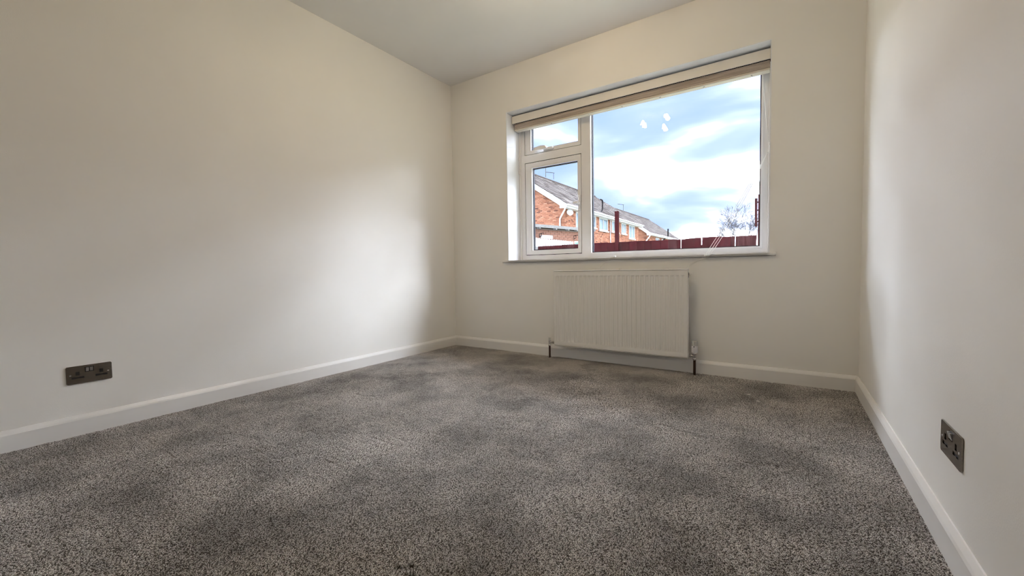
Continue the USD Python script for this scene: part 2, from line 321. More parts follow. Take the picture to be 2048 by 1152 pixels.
# ------------------------------------------------------------------ radiator
rx0, rx1, rz0, rz1, ry, rb = -1.502, -.527, .107, .690, 2.806, 2.842
rad = thing('radiator', 'white single-panel radiator on the wall under the window', 'radiator', ((rx0 + rx1) / 2, 2.85, rz0))
nch, pit = 29, (rx1 - rx0 - .036) / 29
xs, zsr = [rx0 + .012], None
prof_x = []
for c in range(nch):
    a = rx0 + .018 + c * pit
    for t in np.linspace(0, 1, 12, endpoint=False): prof_x.append((a + t * pit, t))
prof_x.append((rx0 + .018 + nch * pit, 0.0))
def groove(t):      # 1 in the flat of the groove, 0 on the rib
    d = abs(t - .5); return 1 - min(1, max(0, (d - .19) / .17))
X = np.array([rx0 + .004, rx0 + .012] + [p[0] for p in prof_x] + [rx1 - .012, rx1 - .004]); G = np.array([0, 0] + [groove(p[1]) for p in prof_x] + [0, 0])
zb, zt = .148, .6475
Z = np.array([rz0 + .008, rz0 + .016, zb - .006, zb - .002, zb + .006, zb + .02, zb + .06] + list(np.linspace(zb + .12, zt - .12, 5)) + [zt - .06, zt - .02, zt - .006, zt + .0005, zt + .003, rz1 - .022, rz1 - .014, rz1 - .008])
def zfac(z):
    if z <= zb - .006 or z >= zt + .003: return 0.0
    if z < zb + .006: return (z - zb + .006) / .012
    if z > zt - .003: return max(0, (zt + .0025 - z) / .0055)
    return 1.0
ZF = np.array([zfac(z) for z in Z])
dep = ry + .0052 * ZF[None, :] * G[:, None]
V = np.stack([np.repeat(X[:, None], len(Z), 1), dep, np.repeat(Z[None, :], len(X), 0)], -1).reshape(-1, 3)
n = len(Z); F = []
for i in range(len(X) - 1):
    for j in range(n - 1):
        a = i * n + j; F += [(a, a + n, a + n + 1), (a, a + n + 1, a + 1)]
part('front_panel', trimesh.Trimesh(V, F, process=False), 'enamel', rad, smooth=35)
# rolled border, body behind, seam groove
part('border', cat_([rbox(rx0, rx0 + .0065, ry + .001, rb, rz0, rz1, .003), rbox(rx1 - .0065, rx1, ry + .001, rb, rz0, rz1, .003), rbox(rx0, rx1, ry + .001, rb, rz0, rz0 + .0065, .003), rbox(rx0, rx1, ry - .001, rb, rz1 - .0065, rz1, .003)]), 'enamel', rad)
part('back_panel', box(rx0 + .004, rx1 - .004, ry + .0075, rb - .001, rz0 + .004, rz1 - .004), 'enamel', rad)
part('side_seam', box(rx1 - .013, rx1 - .0115, ry - .0003, ry + .002, rz0 + .012, rz1 - .012), 'enamel', rad)
for x in (-1.32, -.71):
    for z in (rz0 + .06, rz1 - .12): part('wall_bracket', box(x - .02, x + .02, rb - .001, D - .0015, z, z + .04), 'enamel', rad)
part('bracket_clip', trimesh.Trimesh(*hull([(-1.014, 2.826, .691), (-.986, 2.826, .691), (-1.014, 2.846, .691), (-.982, 2.846, .691), (-1.012, 2.828, .7035), (-.980, 2.828, .7035), (-1.010, 2.848, .7035), (-.976, 2.848, .7035)]), process=False), 'valance', rad, label='small cream clip on top of radiator')
part('bleed_valve', cat_([lathe([(0, 0), (.0075, 0), (.0075, .006), (0, .006)], (rx1, 2.832, .655), 'x', 12), lathe([(0, 0), (.003, 0), (.003, .014), (0, .014)], (rx1, 2.832, .655), 'x', 10)]), 'chrome', rad)
part('bleed_recess', box(rx1 - .004, rx1 + .0008, 2.818, 2.829, .634, .667), 'gasket', rad)

py = 2.840
lv = thing('lockshield_valve', 'slim lockshield valve on a dark pipe at the left end of radiator', 'radiator valve', (-1.559, py, 0))
part('pipe', tube([(-1.559, py, -.004), (-1.559, py, .055), (-1.559, py, .10)], .0078, 14), 'pipe', lv, smooth=40)
part('valve_body', cat_([lathe([(0, 0), (.0115, 0), (.0125, .006), (.0115, .012), (.0095, .014), (.0095, .04), (0, .04)], (-1.559, py, .096), n=16), tube([(-1.559, py, .124), (-1.50, py, .124)], .0085, 12), lathe([(0, 0), (.0115, 0), (.0115, .012), (0, .012)], (-1.534, py, .124), 'x', 6)]), 'chrome', lv, smooth=40)
part('valve_cap', lathe([(0, 0), (.010, 0), (.0095, .022), (.008, .025), (0, .026)], (-1.559, py, .135), n=16), 'trv_grey', lv, smooth=40)
tv = thing('thermostatic_valve', 'white thermostatic radiator valve with grey cap on a dark pipe at the right end', 'radiator valve', (-.4925, py, 0))
tx = -.4925
part('pipe', tube([(tx, py, -.004), (tx, py, .055), (tx, py, .105)], .0082, 14), 'pipe', tv, smooth=40)
part('valve_body', cat_([lathe([(0, 0), (.0125, 0), (.0135, .006), (.0125, .013), (.0105, .015), (.0105, .034), (.016, .036), (.017, .044), (.015, .05), (0, .05)], (tx, py, .098), n=18), tube([(tx, py, .124), (rx1 - .001, py, .124)], .0088, 12), lathe([(0, 0), (.012, 0), (.012, .012), (0, .012)], (rx1 + .001, py, .124), 'x', 6)]), 'chrome', tv, smooth=40)
part('valve_head', lathe([(0, 0), (.019, 0), (.0205, .003), (.020, .040), (.0185, .043), (0, .043)], (tx, py, .148), n=24), 'trv_white', tv, smooth=40)
head = part('valve_cap', lathe([(0, 0), (.017, 0), (.0185, .004), (.0185, .028), (.016, .033), (0, .034)], (tx, py, .190), n=24), 'trv_grey', tv, smooth=40)
part('cap_rib', cat_([rbox(tx - .018 * math.cos(a) - .0012, tx - .018 * math.cos(a) + .0012, py - .018 * math.sin(a) - .0012, py - .018 * math.sin(a) + .0012, .194, .218, .0005) for a in np.linspace(.2, math.pi - .2, 9)]), 'trv_grey', head)
part('setting_mark', box(tx - .003, tx + .003, py - .0212, py - .018, .184, .190), 'gasket', tv)

# ------------------------------------------------------------------ sockets (built facing +x at the origin, on the plane x = 0)
def socket_parts(p):
    W, Ht, T = .146, .078, .0045
    def yzp(poly, x0, x1): return yz(poly, x0, x1)
    plate = Polygon([(-W / 2 + .004, -Ht / 2), (W / 2 - .004, -Ht / 2), (W / 2, -Ht / 2 + .004), (W / 2, Ht / 2 - .004), (W / 2 - .004, Ht / 2), (-W / 2 + .004, Ht / 2), (-W / 2, Ht / 2 - .004), (-W / 2, -Ht / 2 + .004)])
    cut = plate
    for s in (-1, 1):
        cut = cut.difference(sbox(s * .0375 - .0062, -.002, s * .0375 + .0062, .013))
        cut = cut.difference(Polygon([(s * .0375 + a, b) for a, b in [(-.0195, -.017), (-.007, -.017), (-.004, -.0155), (.004, -.0155), (.007, -.017), (.0195, -.017), (.0195, -.0085), (.007, -.0085), (.004, -.010), (-.004, -.010), (-.007, -.0085), (-.0195, -.0085)]]))
    cut = cut.difference(sbox(-.0145, .0085, .0145, .0305))
    a = yz(cut, .001, T)
    # thin bevel lip
    part('plate', a, 'nickel', p)
    part('backing', yz(plate.buffer(-.002), 0, .0015), 'black', p)
    for s in (-1, 1):
        r = trimesh.Trimesh(*hull([(.001, s * .0066 - .0049, .0105), (.001, s * .0066 + .0049, .0105), (.001, s * .0066 - .0049, .0285), (.001, s * .0066 + .0049, .0285),
                                   (.0085, s * .0066 - .0047, .0275), (.0085, s * .0066 + .0047, .0275), (.0055, s * .0066 - .0047, .0185), (.0055, s * .0066 + .0047, .0185), (.0050, s * .0066 - .0047, .0115), (.0050, s * .0066 + .0047, .0115)]), process=False)
        part('rocker_switch', r, 'steel', p)
        sc = lathe([(0, 0), (.0037, 0), (.003, .0014), (0, .0018)], (T - .0004, s * .0602, 0), 'x', 14)
        part('screw', sc, 'steel', p, smooth=40)
def socket(name, label, pos, rz):
    path = unique('/World', name)
    x = UsdGeom.Xform.Define(stage, path); x.AddTranslateOp().Set(Gf.Vec3d(*pos)); x.AddRotateZOp().Set(rz)
    tag(x.GetPrim(), label, 'socket', 'double wall sockets')
    BASE[path] = np.zeros(3)
    return path
sk = socket('wall_socket', 'dark metal double socket with two silver switches on the left wall', (-L, .448, .2685), 0)
socket_parts(sk)
sk2 = socket('wall_socket', 'black metal double socket seen edge-on, low on the right wall', (R, 1.374, .2705), 180)
stage.GetPrimAtPath(sk2).GetReferences().AddInternalReference(sk)
stage.GetPrimAtPath(sk2).SetInstanceable(True)

# ------------------------------------------------------------------ ceiling light (seen reflected in the glass)
lc = np.array([-1.20, 1.66])
lt = thing('ceiling_light', 'three-arm ceiling light with glowing cone shades, mirrored in the window glass', 'ceiling light', (lc[0], lc[1], H - .25))
part('ceiling_plate', lathe([(0, 0), (.055, 0), (.06, .006), (.06, .02), (0, .02)], (lc[0], lc[1], H - .0202), n=28), 'chrome', lt, smooth=40)
for (x, y, z, dx, dy, dz) in ((-1.31, 1.71, 2.262, -.3, -.2, -1), (-1.05, 1.79, 2.262, .15, .75, -.55), (-1.13, 1.55, 2.235, .1, -.2, -1)):
    d = np.array([dx, dy, dz]); d /= np.linalg.norm(d); c = np.array([x, y, z]); top = c - d * .022
    ar = part('arm', tube([(lc[0], lc[1], H - .018), (lc[0] * .6 + x * .4, lc[1] * .6 + y * .4, H - .05), (x * .8 + lc[0] * .2, y * .8 + lc[1] * .2, H - .06), tuple(top - d * .015), tuple(top + d * .005)], .006, 10), 'chrome', lt, smooth=40)
    cone = trimesh.creation.revolve(np.array([(0, 0), (.009, 0), (.012, .006), (.022, .044), (.0195, .044), (0, .034)]), sections=24)
    T4 = trimesh.geometry.align_vectors([0, 0, 1], d); cone.apply_transform(T4); cone.apply_translation(top)
    sh = part('lamp_shade', cone, 'shade', lt, smooth=40)
    part('bulb', lathe([(0, 0), (.0165, .0005), (.018, .002), (.0165, .004), (0, .004)], (0, 0, 0), n=24).apply_transform(T4).apply_translation(top + d * .0415), 'bulb', sh)

# ------------------------------------------------------------------ carpet
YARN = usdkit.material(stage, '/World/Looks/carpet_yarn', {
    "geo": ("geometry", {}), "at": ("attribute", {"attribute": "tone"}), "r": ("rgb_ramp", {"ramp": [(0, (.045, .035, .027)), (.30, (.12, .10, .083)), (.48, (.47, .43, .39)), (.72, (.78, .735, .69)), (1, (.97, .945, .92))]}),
    "n": ("noise_texture", {"scale": 3.2, "detail": 5.0, "roughness": .6}), "mr": ("map_range", {"from_min": .36, "from_max": .60, "to_min": .58, "to_max": 1.10, "clamp": True}),  # broad noise darkens the yarn in patches: pile-lay shading put into the colour
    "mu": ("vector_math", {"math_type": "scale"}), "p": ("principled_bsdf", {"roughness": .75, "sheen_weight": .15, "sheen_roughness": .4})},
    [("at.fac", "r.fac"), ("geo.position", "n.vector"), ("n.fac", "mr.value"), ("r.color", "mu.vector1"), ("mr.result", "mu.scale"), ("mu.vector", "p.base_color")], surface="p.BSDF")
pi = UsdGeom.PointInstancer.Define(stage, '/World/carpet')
tag(pi.GetPrim(), 'mottled grey-brown twist-pile carpet with painted pile-lay shading covering the whole floor', 'carpet', kind='stuff')
CELL, NP = .025, 8
protos = []
for k in range(NP):
    g = np.random.default_rng(100 + k); Vs, Fs, off = [], [], 0
    for gx in np.arange(-.0165, .0166, .0018):
        for gy in np.arange(-.0165, .0166, .0018):
            x, y = gx + g.uniform(-.001, .001), gy + g.uniform(-.001, .001)
            if x * x + y * y > .0165 ** 2 and g.uniform() < .6: continue
            ph = g.normal(0, 1.1); ln = g.uniform(.0030, .0056); top = g.uniform(-.0012, .0026); r = g.uniform(.0007, .00108); turn = g.normal(0, .5)
            d0 = np.array([math.cos(ph), math.sin(ph), 0]); d1 = np.array([math.cos(ph + turn), math.sin(ph + turn), 0]); o = np.array([x, y, 0])
            path = [o - d0 * ln * .45 + (0, 0, -.005), o - d0 * ln * .22 + (0, 0, top - .0012), o + d1 * ln * .12 + (0, 0, top), o + d1 * ln * .55 + (0, 0, top - g.uniform(.0002, .0022))]
            for q, (c, rr) in enumerate(zip(path, (r * .8, r, r, r * .6))):
                dd = d0 if q < 2 else d1; sd = np.array([-dd[1], dd[0], 0]); upv = np.array([0, 0, 1.0]) if q else -d0 * .8 + (0, 0, .6)
                for j in range(4):
                    an = math.pi / 2 * j + .78; Vs.append(c + rr * (math.cos(an) * sd + math.sin(an) * upv))
            for q in range(3):
                for j in range(4):
                    a0, a1 = off + q * 4 + j, off + q * 4 + (j + 1) % 4; Fs += [(a0, a1 + 4, a1), (a0, a0 + 4, a1 + 4)]
            Fs += [(off + 12, off + 14, off + 13), (off + 12, off + 15, off + 14)]; off += 16
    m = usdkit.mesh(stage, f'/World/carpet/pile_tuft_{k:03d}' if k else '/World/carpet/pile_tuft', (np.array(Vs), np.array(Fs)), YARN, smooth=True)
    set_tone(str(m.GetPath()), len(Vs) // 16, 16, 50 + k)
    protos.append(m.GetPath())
import meshkit
xs_ = np.linspace(-L + ST + .012, R - ST - .012, int((L + R) / CELL)); ys_ = np.linspace(BK + .012, D - ST - .012, int((D - BK) / CELL))
GX, GY = np.meshgrid(xs_, ys_, indexing='ij'); C = np.stack([GX.ravel(), GY.ravel()], 1); C += rng.uniform(-.002, .002, C.shape); n_ = len(C)
W3 = np.column_stack([C * 2.1, np.zeros(n_)])
ang = (meshkit.fbm(W3, 3, 5) - .5) * 9.0 + rng.normal(0, .3, n_)
tilt = .04 + .10 * np.clip((meshkit.fbm(W3 * 2.3 + 31, 3, 21) - .45) * 4, 0, 1) + rng.uniform(0, .06, n_)
drop = rng.uniform(-.0005, .0005, n_)
for k in range(300):                                  # short furrows where the pile has parted
    c0 = np.array([rng.uniform(-L, R), rng.uniform(.2, D)]); th = rng.normal(0, .8); ln_ = rng.uniform(.03, .13); d_ = np.array([math.cos(th), math.sin(th)])
    rel = C - c0; t_ = rel @ d_; off_ = rel @ np.array([-d_[1], d_[0]]) - .18 * t_ ** 2 / ln_
    hit = (np.abs(t_) < ln_) & (np.abs(off_) < .013); drop[hit] -= rng.uniform(.0012, .0028); tilt[hit] += .25
dent = ((C[:, 0] + .735) / .036) ** 2 + ((C[:, 1] - .622) / .026) ** 2 < 1       # a scuffed hollow at the near edge of the view
drop[dent] -= .0055; tilt[dent] += .3
P, Q, I, S = [], [], [], []
for i in range(n_):
    q = (Gf.Rotation(Gf.Vec3d(0, 1, 0), math.degrees(tilt[i]) * .55) * Gf.Rotation(Gf.Vec3d(0, 0, 1), math.degrees(ang[i]))).GetQuat()
    P.append(Gf.Vec3f(float(C[i, 0]), float(C[i, 1]), float(drop[i]))); Q.append(Gf.Quath(q.GetReal(), *q.GetImaginary())); I.append(int(rng.integers(NP)))
    s_ = rng.uniform(.98, 1.06); S.append(Gf.Vec3f(s_, s_, rng.uniform(.85, 1.12)))
pi.CreatePrototypesRel().SetTargets(protos)
pi.CreatePositionsAttr(Vt.Vec3fArray(P)); pi.CreateOrientationsAttr(Vt.QuathArray(Q)); pi.CreateProtoIndicesAttr(Vt.IntArray(I)); pi.CreateScalesAttr(Vt.Vec3fArray(S))
for k, (x, y, lab) in enumerate(((-.166, 2.528, 'white speck of lint on carpet near the right end of the far skirting, farther one'), (-.117, 2.421, 'white speck of lint on carpet near the right corner, nearer one'))):
    b = trimesh.creation.icosphere(2, .007); b.vertices *= np.array([1.2, .9, .45]); b.vertices += rng.normal(0, .0012, b.vertices.shape); b.apply_translation((x, y, .0065))
    single('lint', b, 'lint', lab, 'lint', 'specks of lint')

# ------------------------------------------------------------------ outdoors
GZ = -.58
struct('ground', box(-120, 80, 3.2, 200, GZ - .3, GZ), 'lawn', 'dull green ground of the gardens outside the window', 'ground')
# fence
fc = thing('garden_fence', 'low maroon close-board garden fence with one tall post running across the view outside', 'fence', (-2.9, 9.0, GZ))
x = -5.235; k = 0
while x < -.50:
    w = min(.166, -.487 - x)
    if abs(x + w + 1.435) < .084: w = -1.444 - x
    z1 = 1.283 + rng.normal(0, .004)
    yb_ = 8.978 if k % 2 else 8.986
    last = abs(x + w + 1.444) < .001 or x + w > -.49
    m = rbox(x, x + w + (0 if last else .012), yb_ + rng.uniform(-.002, .002), yb_ + .018, GZ + .05, z1, .003)
    part('fence_board', m, 'fence_weathered' if k % 7 == 5 or x > -.9 else 'fence', fc)
    x += w + (.018 if abs(x + w + 1.444) < .001 else 0); k += 1
for x, xe_ in ((-.405, 3.2), (-8.6, -5.37)):                        # the fence goes on past the post and past the concrete post
    k = 0
    while x < xe_:
        yb_ = 8.978 if k % 2 else 8.986
        part('fence_board', rbox(x, min(x + .178, xe_), yb_, yb_ + .018, GZ + .05, 1.283 + rng.normal(0, .004), .003), 'fence', fc); x += .166; k += 1
part('fence_rail', box(-5.24, -.49, 9.006, 9.045, 1.06, 1.14), 'fence', fc); part('fence_rail', box(-5.24, -.49, 9.006, 9.045, -.2, -.12), 'fence', fc)
part('tall_post', rbox(-3.205, -3.125, 8.90, 8.978, GZ, 1.966, .004), 'fence', fc, label='tall square post standing above the boards')
part('concrete_post', rbox(-5.36, -5.24, 8.94, 9.05, GZ, 1.279, .01), 'concrete', fc, label='grey concrete end post')
for (xc, z0, z1, lab) in ((-1.819, 1.185, 1.363, 'thin white cane against the maroon fence beside the end of the house roofs'), (-.836, 1.13, 1.279, 'thin white cane against the maroon fence below the bare tree')):
    single('garden_cane', tube([(xc, 8.96, GZ), (xc, 8.962, z0), (xc + .001, 8.965, z1)], .008, 8), 'white_out', lab, 'cane')
tr = thing('trellis_post', 'maroon post with a short board railed to it, seen at right window edge', 'post', (-.447, 9.0, GZ))
part('post', rbox(-.463, -.431, 8.97, 9.03, GZ, 2.034, .003), 'fence', tr)
part('board', rbox(-.517, -.479, 8.985, 9.005, 1.442, 1.965, .003), 'fence_weathered', tr)
for z in (1.885, 1.735, 1.525): part('rail', rbox(-.512, -.44, 9.005, 9.03, z, z + .022, .002), 'fence', tr)

# bricks laid on a wall plane: origin o, direction u (unit, along wall), outward normal nrm
def bricks(region, o, u, nrm, proud=.012, bw=.215, bh=.065, jt=.010):
    o, u, nrm = np.array(o, float), np.array(u, float), np.array(nrm, float); up = np.array([0, 0, 1.0])
    x0, z0, x1, z1 = region.bounds; V, F, off, row, z = [], [], 0, 0, z0
    fq = [(0, 1, 2), (0, 2, 3), (0, 4, 5), (0, 5, 1), (1, 5, 6), (1, 6, 2), (2, 6, 7), (2, 7, 3), (3, 7, 4), (3, 4, 0)]
    from shapely.geometry import LineString
    while z < z1:
        cut = region.intersection(LineString([(x0 - 1, z + bh / 2), (x1 + 1, z + bh / 2)]))
        spans = [g.bounds for g in getattr(cut, 'geoms', [cut]) if not g.is_empty]
        s = x0 - (bw + jt) * (.5 if row % 2 else 0)
        while s < x1:
            for p in spans:
                a0, a1 = max(s, p[0]), min(s + bw, p[2])
                if a1 - a0 < .025: continue
                d = proud * rng.uniform(.7, 1.25)
                c = [(a0, z), (a1, z), (a1, min(z + bh, z1)), (a0, min(z + bh, z1))]
                V += [o + u * a + up * b + nrm * d for a, b in c] + [o + u * a + up * b for a, b in c]
                F += [tuple(i + off for i in t) for t in fq]; off += 8
            s += bw + jt
        z += bh + jt; row += 1
    return trimesh.Trimesh(V, F, process=False)
def house(label, y0, y1, xw, xe, ze, xr, zr, wins, wall_in=.35, tile=(.30, .33), gable_from=None):
    """terrace block running along y: gable wall facing -y at y0 + wall_in, front wall at x = xw, eaves at xe, ridge at xr"""
    h = thing('terraced_house', label, 'house', ((xw + xr) / 2, (y0 + y1) / 2, GZ))
    sl = (zr - ze) / (xe - xr); xb = 2 * xr - xw; yg = y0 + wall_in; yk = y1 - .3
    zu = lambda x: zr - sl * abs(x - xr) - .10
    gable = Polygon([(xb, GZ), (xw, GZ), (xw, zu(xw)), (xr, zu(xr)), (xb, zu(xb))])
    part('gable_wall', xz(gable, yg, yg + .25), 'mortar', h)
    part('back_gable_wall', xz(gable, yk - .25, yk), 'mortar', h)
    fw = sbox(yg, GZ, yk, zu(xw))
    for (a, b, c, d) in wins: fw = fw.difference(sbox(a, c, b, d))
    part('front_wall', yz(fw, xw - .25, xw - .001), 'mortar', h)
    part('rear_wall', box(xb, xb + .25, yg, yk, GZ, zu(xb)), 'mortar', h)
    vis = Polygon([(xr - 1.5, 0), (xw, 0), (xw, zu(xw)), (xr, zu(xr)), (xr - 1.5, zu(xr - 1.5))])
    part('bricks', bricks(vis, (0, yg, 0), (1, 0, 0), (0, -1, 0)), 'brick', h, kind='stuff')
    vf = fw.intersection(sbox(yg, .2, yk, 9))
    part('bricks', bricks(vf, (xw, 0, 0), (0, 1, 0), (1, 0, 0)), 'brick', h, kind='stuff')
    # roof deck and tiles
    part('roof_deck', xz(Polygon([(xe, ze - .06), (xe, ze - .02), (xr, zr - .02), (2 * xr - xe, ze - .02), (2 * xr - xe, ze - .06), (xr, zr - .1)]), y0, y1), 'felt', h)
    ln = math.hypot(xe - xr, zr - ze); e = np.array([(xr - xe) / ln, 0, (zr - ze) / ln]); nn = np.array([-(e[2]) * -1, 0, 0]); nn = np.array([e[2], 0, -e[0]])
    V, F, off = [], [], 0
    nr = int(ln / tile[0]) + 1
    for r_ in range(nr):
        a0, a1 = r_ * tile[0] - .04, min((r_ + 1) * tile[0], ln)
        y = y0 + (tile[1] / 2 if r_ % 2 else 0) - .02
        while y < y1:
            ya, yb = max(y, y0 - .03), min(y + tile[1] - .006, y1 + .03)
            if yb - ya > .05:
                lift = .024 + rng.uniform(0, .012)
                P0 = np.array([xe, 0, ze])
                for (a, l, b) in ((a0, lift, 0), (a1, .012, 0), (a0, lift - .018, 0), (a1, -.006, 0)):
                    for yy in (ya, yb): V.append(P0 + e * a + nn * l + np.array([0, yy, 0]))
                F += [tuple(i + off for i in t) for t in ((0, 1, 3), (0, 3, 2), (4, 6, 7), (4, 7, 5), (0, 4, 5), (0, 5, 1), (0, 2, 6), (0, 6, 4), (1, 5, 7), (1, 7, 3))]; off += 8
            y += tile[1]
    part('roof_tiles', trimesh.Trimesh(V, F, process=False), 'tile', h, kind='stuff')
    for k in range(int((y1 - y0) / .45)):
        yy = y0 + k * .45
        part('ridge_tile', tube([(xr, yy + .005, zr - .02), (xr, min(yy + .44, y1), zr - .015)], .11, 8), 'tile', h)
    # barge boards with boxed eave ends, soffit, fascia
    zs = ze - .20
    def barge(ya, yb):
        bp = Polygon([(xr, zr - .02), (xe + .02, ze - .01), (xe + .02, ze - .20), (xw - .10, ze - .22), (xw - .12, ze - .02 - .30 + sl * (xe - xw + .12)), (xr, zr - .33)])
        return cat_([xz(bp, ya, yb), xz(Polygon([(xr, zr - .02), (2 * xr - xe, ze - .01), (2 * xr - xe, ze - .25), (xr, zr - .33)]), ya, yb)])
    part('barge_board', barge(y0 - .01, y0 + .03), 'white_out', h); part('barge_board', barge(y1 - .03, y1 + .01), 'white_out', h)
    part('verge_soffit', xz(Polygon([(xr, zr - .30), (xw - .12, ze - .02 - .27 + sl * (xe - xw + .12)), (xw - .12, ze - .02 - .24 + sl * (xe - xw + .12)), (xr, zr - .27)]), y0 + .03, yg), 'white_out', h)
    part('soffit', box(xw - .02, xe, y0, y1, zs, zs + .03), 'white_out', h)
    part('fascia', box(xe - .005, xe + .02, y0, y1, zs, ze - .015), 'white_out', h)
    part('gutter', tube([(xe + .06, y0, ze - .06), (xe + .06, y1, ze - .075)], .05, 10), 'white_out', h)
    for (a, b, c, d) in wins:
        nb = 2 if b - a > .8 else 1
        wf = sbox(a, c, b, d).difference(sbox(a + .07, c + .07, b - .07, d - .07))
        if nb == 2: wf = wf.union(sbox((a + b) / 2 - .03, c, (a + b) / 2 + .03, d))
        f = part('window', yz(wf, xw - .08, xw + .03), 'white_out', h)
        part('pane', box(xw - .05, xw - .03, a + .05, b - .05, c + .05, d - .05), 'pane_out', f)
        part('sill', box(xw - .02, xw + .10, a - .06, b + .06, c - .08, c), 'white_out', f)
    return h
hA = house('nearest brick terraced house, its gable end seen through the left casement', 20.0, 34.0, -10.15, -9.85, 4.2, -14.0, 6.95,
           [(21.75, 23.0, 3.0, 3.98), (23.4, 24.75, 3.25, 4.0), (25.3, 26.8, 3.19, 4.0), (27.57, 28.9, 3.24, 4.0), (29.55, 30.6, 3.23, 4.0), (31.3, 32.7, 2.98, 4.0)])
part('downpipe', tube([(-9.93, 19.95, 3.98), (-9.98, 20.05, 3.90), (-10.36, 20.27, 3.52), (-10.41, 20.29, 3.42), (-10.41, 20.29, 3.30), (-10.41, 20.29, GZ)], .048, 10), 'white_out', hA, smooth=40)
part('downpipe', tube([(-10.07, 27.15, 3.98), (-10.07, 27.15, 3.3), (-10.07, 27.15, GZ)], .035, 8), 'white_out', hA, smooth=40)
part('vent_pipe', tube([(-10.05, 25.35, 5.14), (-10.05, 25.62, 5.14), (-10.05, 25.66, 5.08), (-10.05, 25.66, 4.62), (-10.05, 25.60, 4.46), (-10.05, 25.30, 4.30)], .045, 10), 'iron', hA, smooth=40)
hB = house('second brick terraced house farther back behind the tall fence post', 38.7, 51.2, -10.75, -10.45, 3.9, -14.06, 6.5,
           [(41.3, 42.7, 2.9, 3.62), (43.6, 44.6, 2.9, 3.62), (46.0, 47.6, 2.9, 3.62), (48.6, 49.8, 2.9, 3.62)])
part('downpipe', tube([(-10.55, 38.66, 3.68), (-10.60, 38.75, 3.6), (-10.95, 38.97, 3.25), (-11.0, 38.99, 3.15), (-11.0, 38.99, GZ)], .06, 10), 'white_out', hB, smooth=40)
part('vent_pipe', tube([(-10.40, 44.9, 4.72), (-10.40, 44.9, 4.0), (-10.42, 44.8, 3.85), (-10.60, 44.3, 3.70), (-10.68, 44.2, 3.5), (-10.68, 44.2, 1.0)], .07, 10), 'iron', hB, smooth=40)
# aerials, dish
for (lab, base, hh, yagi) in (('bare vertical mast on the ridge of the nearest house', (-13.9, 25.05, 7.06), .6, False), ('small television aerial on the ridge of the nearest house', (-13.8, 26.0, 7.06), .45, True), ('television aerial on the ridge of the farther house', (-14.06, 41.6, 6.6), .6, True)):
    bx, by, bz = base
    a = thing('television_aerial' if yagi else 'mast', lab, 'aerial', base)
    part('mast_pole', tube([(bx, by, bz), (bx, by, bz + hh)], .022 if hh < .7 else .03, 8), 'alu', a)
    if yagi:
        part('boom', tube([(bx - .55, by - .1, bz + hh + .1), (bx + .08, by, bz + hh - .03)], .022 if hh < .7 else .03, 8), 'alu', a)
        for t in np.linspace(.05, .9, 5):
            c = np.array([bx - .55 * (1 - t), by - .1 * (1 - t), bz + hh + .1 - .1 * t]); part('element', tube([c - (0, .16, 0), c + (0, .16, 0)], .010, 6), 'alu', a)
sd = thing('satellite_dish', 'white satellite dish under the eaves of the nearest house', 'satellite dish', (-9.95, 20.62, 3.6))
dm = trimesh.creation.revolve(np.array([(0, 0), (.08, .006), (.15, .022), (.185, .036), (.18, .046), (.14, .032), (.08, .016), (0, .010)]), sections=24)
dm.apply_transform(trimesh.geometry.align_vectors([0, 0, 1], np.array([.62, -.72, .3]) / np.linalg.norm([.62, -.72, .3]))); dm.apply_translation((-9.96, 20.62, 3.79))
part('reflector', dm, 'white_out', sd, smooth=40)
part('bracket_arm', tube([(-10.115, 20.62, 3.70), (-10.03, 20.62, 3.72), (-9.97, 20.62, 3.76)], .02, 8), 'white_out', sd)
part('feed_arm', tube([(-9.97, 20.60, 3.61), (-9.85, 20.45, 3.62), (-9.82, 20.40, 3.70)], .014, 8), 'white_out', sd)
# garage with a flat roof
u = np.array([.28133969, .95960824, 0]); nw = np.array([u[1], -u[0], 0]); A0 = np.array([-7.175, 12.0, 0])
gp = lambda s, d, z: A0 + u * s + nw * d + np.array([0, 0, z])
ga = thing('garage', 'flat-roofed brick garage in front of the nearest house', 'garage', tuple(gp(.5, -1.5, GZ)))
def slab(s0, s1, d0, d1, z0, z1): return trimesh.Trimesh(*hull([gp(s, d, z) for s in (s0, s1) for d in (d0, d1) for z in (z0, z1)]), process=False)
part('wall', cat_([slab(-2.2, 2.9, -3.2, -.012, GZ, 2.12)]), 'mortar', ga)
front = bricks(sbox(-2.2, .5, 2.9, 2.10), A0 - nw * .012, u, nw, .012)
fv, ff = front.vertices.reshape(-1, 8, 3), front.faces.reshape(-1, 10, 3); hidden = []
for k in range(len(fv)):                                      # bricks in sight one by one, those below the fences joined
    sb = (fv[k].mean(0) - A0) @ u
    if fv[k][0][2] > 1.35 and -.5 < sb < 2.75: part('brick', trimesh.Trimesh(fv[k], ff[0], process=False), 'garage_brick', ga)
    else: hidden.append(k)
part('bricks', trimesh.Trimesh(fv[hidden].reshape(-1, 3), np.vstack([ff[0] + 8 * i for i in range(len(hidden))]), process=False), 'garage_brick', ga, kind='stuff')
part('bricks', bricks(sbox(-3.2, .5, -.012, 2.10), gp(2.9, 0, 0) - gp(0, 0, 0) + A0, nw, u, .012), 'garage_brick', ga, kind='stuff')
part('roof_slab', slab(-2.4, 3.1, -3.4, .16, 2.155, 2.215), 'felt', ga)
part('roof_edge', slab(-2.4, 3.1, .16, .18, 2.12, 2.222), 'concrete', ga)
for s in (-.6, .2, 1.0, 1.63, 2.1): part('rafter_end', slab(s - .03, s + .03, 0, .14, 2.09, 2.15), 'white_out', ga)
part('name_board', slab(.35, .91, .004, .03, 1.765, 1.885), 'white_out', ga, label='blank white board on the garage wall')
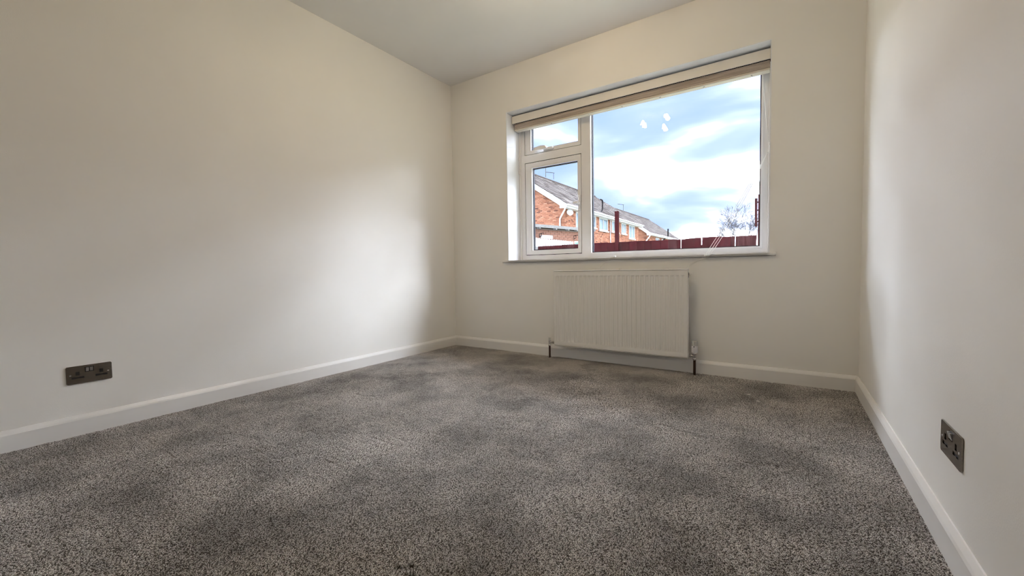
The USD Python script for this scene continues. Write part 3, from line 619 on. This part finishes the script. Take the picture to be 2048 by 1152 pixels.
for lab, s in (('black iron hanging bracket at the left end of the garage wall', .27), ('black iron hanging bracket by the right end of the garage wall', 2.03)):
    b = thing('hanging_bracket', lab, 'bracket', tuple(gp(s, .03, 1.78)))
    part('back_bar', tube([gp(s, .03, 1.78), gp(s, .03, 1.93)], .011, 6), 'iron', b)
    ar = [gp(s, .03 + .11 * math.sin(a), 1.86 + .055 * -math.cos(a) + .01) for a in np.linspace(0, math.pi, 9)]
    part('scroll', tube(ar, .010, 6), 'iron', b); part('arm', tube([gp(s, .03, 1.92), gp(s, .22, 1.935), gp(s, .25, 1.90)], .010, 6), 'iron', b)
pf = thing('picket_fence', 'white picket fence in front of the garage', 'fence', (-6.4, 12.0, GZ))
pA, pB = np.array([-6.585, 11.0, 0]), np.array([-6.215, 13.05, 0]); du = (pB - pA) / np.linalg.norm(pB - pA); dn = np.array([du[1], -du[0], 0])
for k in range(17):
    c = pA + du * (.127 * k + .03); zt_ = 1.695 - .0225 * k * .127 / 1.0
    V = [c + du * a + dn * b + np.array([0, 0, z]) for a in (-.042, .042) for b in (0, .022) for z in (GZ, zt_ - .02)] + [c + dn * b + du * a + np.array([0, 0, zt_]) for a in (-.02, .02) for b in (0, .022)]
    part('picket', trimesh.Trimesh(*hull(V), process=False), 'white_out', pf)
for z in (.2, 1.35): part('rail', trimesh.Trimesh(*hull([pA + du * s + dn * b + np.array([0, 0, zz_]) for s in (0, 2.1) for b in (-.04, 0) for zz_ in (z, z + .08)]), process=False), 'concrete', pf)
bx = thing('storage_box', 'white box with a green stripe at the right end of the picket fence', 'box', (-6.05, 13.1, GZ))
part('body', rbox(-6.175, -5.9, 13.12, 13.4, GZ, 1.56, .01), 'white_out', bx); part('stripe', rbox(-6.15, -5.97, 13.11, 13.13, 1.575, 1.61, .004), 'green', bx)
part('lid', rbox(-6.18, -5.88, 13.115, 13.42, 1.56, 1.655, .01), 'white_out', bx)

# bare trees
def tree(name, label, base, height, spread, seed, depth=6, r0=.22):
    g = np.random.default_rng(seed); segs = []
    def grow(p, d, ln, r, lv):
        q = p + d * ln * .5 + g.normal(0, .03 * ln, 3); e = p + d * ln + g.normal(0, .05 * ln, 3)
        segs.append((np.array([p, q, e]), np.array([r, r * .85, r * .68]), lv))
        if lv == 0: return
        nb = 3 if lv > 1 or g.uniform() < .6 else 2
        for k in range(nb):
            ax = g.normal(0, 1, 3); ax -= d * (ax @ d); ax /= np.linalg.norm(ax)
            a = g.uniform(.25, .62) * spread
            nd = d * math.cos(a) + ax * math.sin(a); nd[2] += .06; nd /= np.linalg.norm(nd)
            grow(e, nd, ln * g.uniform(.62, .86), r * .62, lv - 1)
    grow(np.zeros(3), np.array([0, 0, 1.0]), 1.0, r0 / height * 3.2, depth)
    allp = np.vstack([s[0] for s in segs]); sc = height / allp[:, 2].max()
    t = thing(name, label, 'tree', base)
    tr_ = [s for s in segs if s[2] >= depth - 1]; br = [s for s in segs if s[2] < depth - 1]
    mk = lambda ss: cat_([tube(s[0] * sc + np.array(base), np.maximum(s[1] * sc, .010), 5 if s[2] > 1 else 3, cap=False) for s in ss])
    part('trunk', mk(tr_), 'bark', t); part('branches', mk(br), 'bark', t)
def along(p, k): return tuple(np.array([p[0] * k, p[1] * k, GZ]))
tree('bare_tree', 'tall bare winter tree with a rounded crown beyond the right end of fence', (-5.0, 60.0, GZ), 9.3, 1.02, 4, 7, .20)
tree('bare_tree', 'small hazy bare tree just left of the tall bare tree', along((-8.2, 60.0), 1.25), 7.6, 1.25, 5, 6, .14)
tree('bare_tree', 'lowest bare tree at the end of the house roofs', along((-10.3, 60.0), 1.5), 7.3, 1.3, 8, 6, .12)
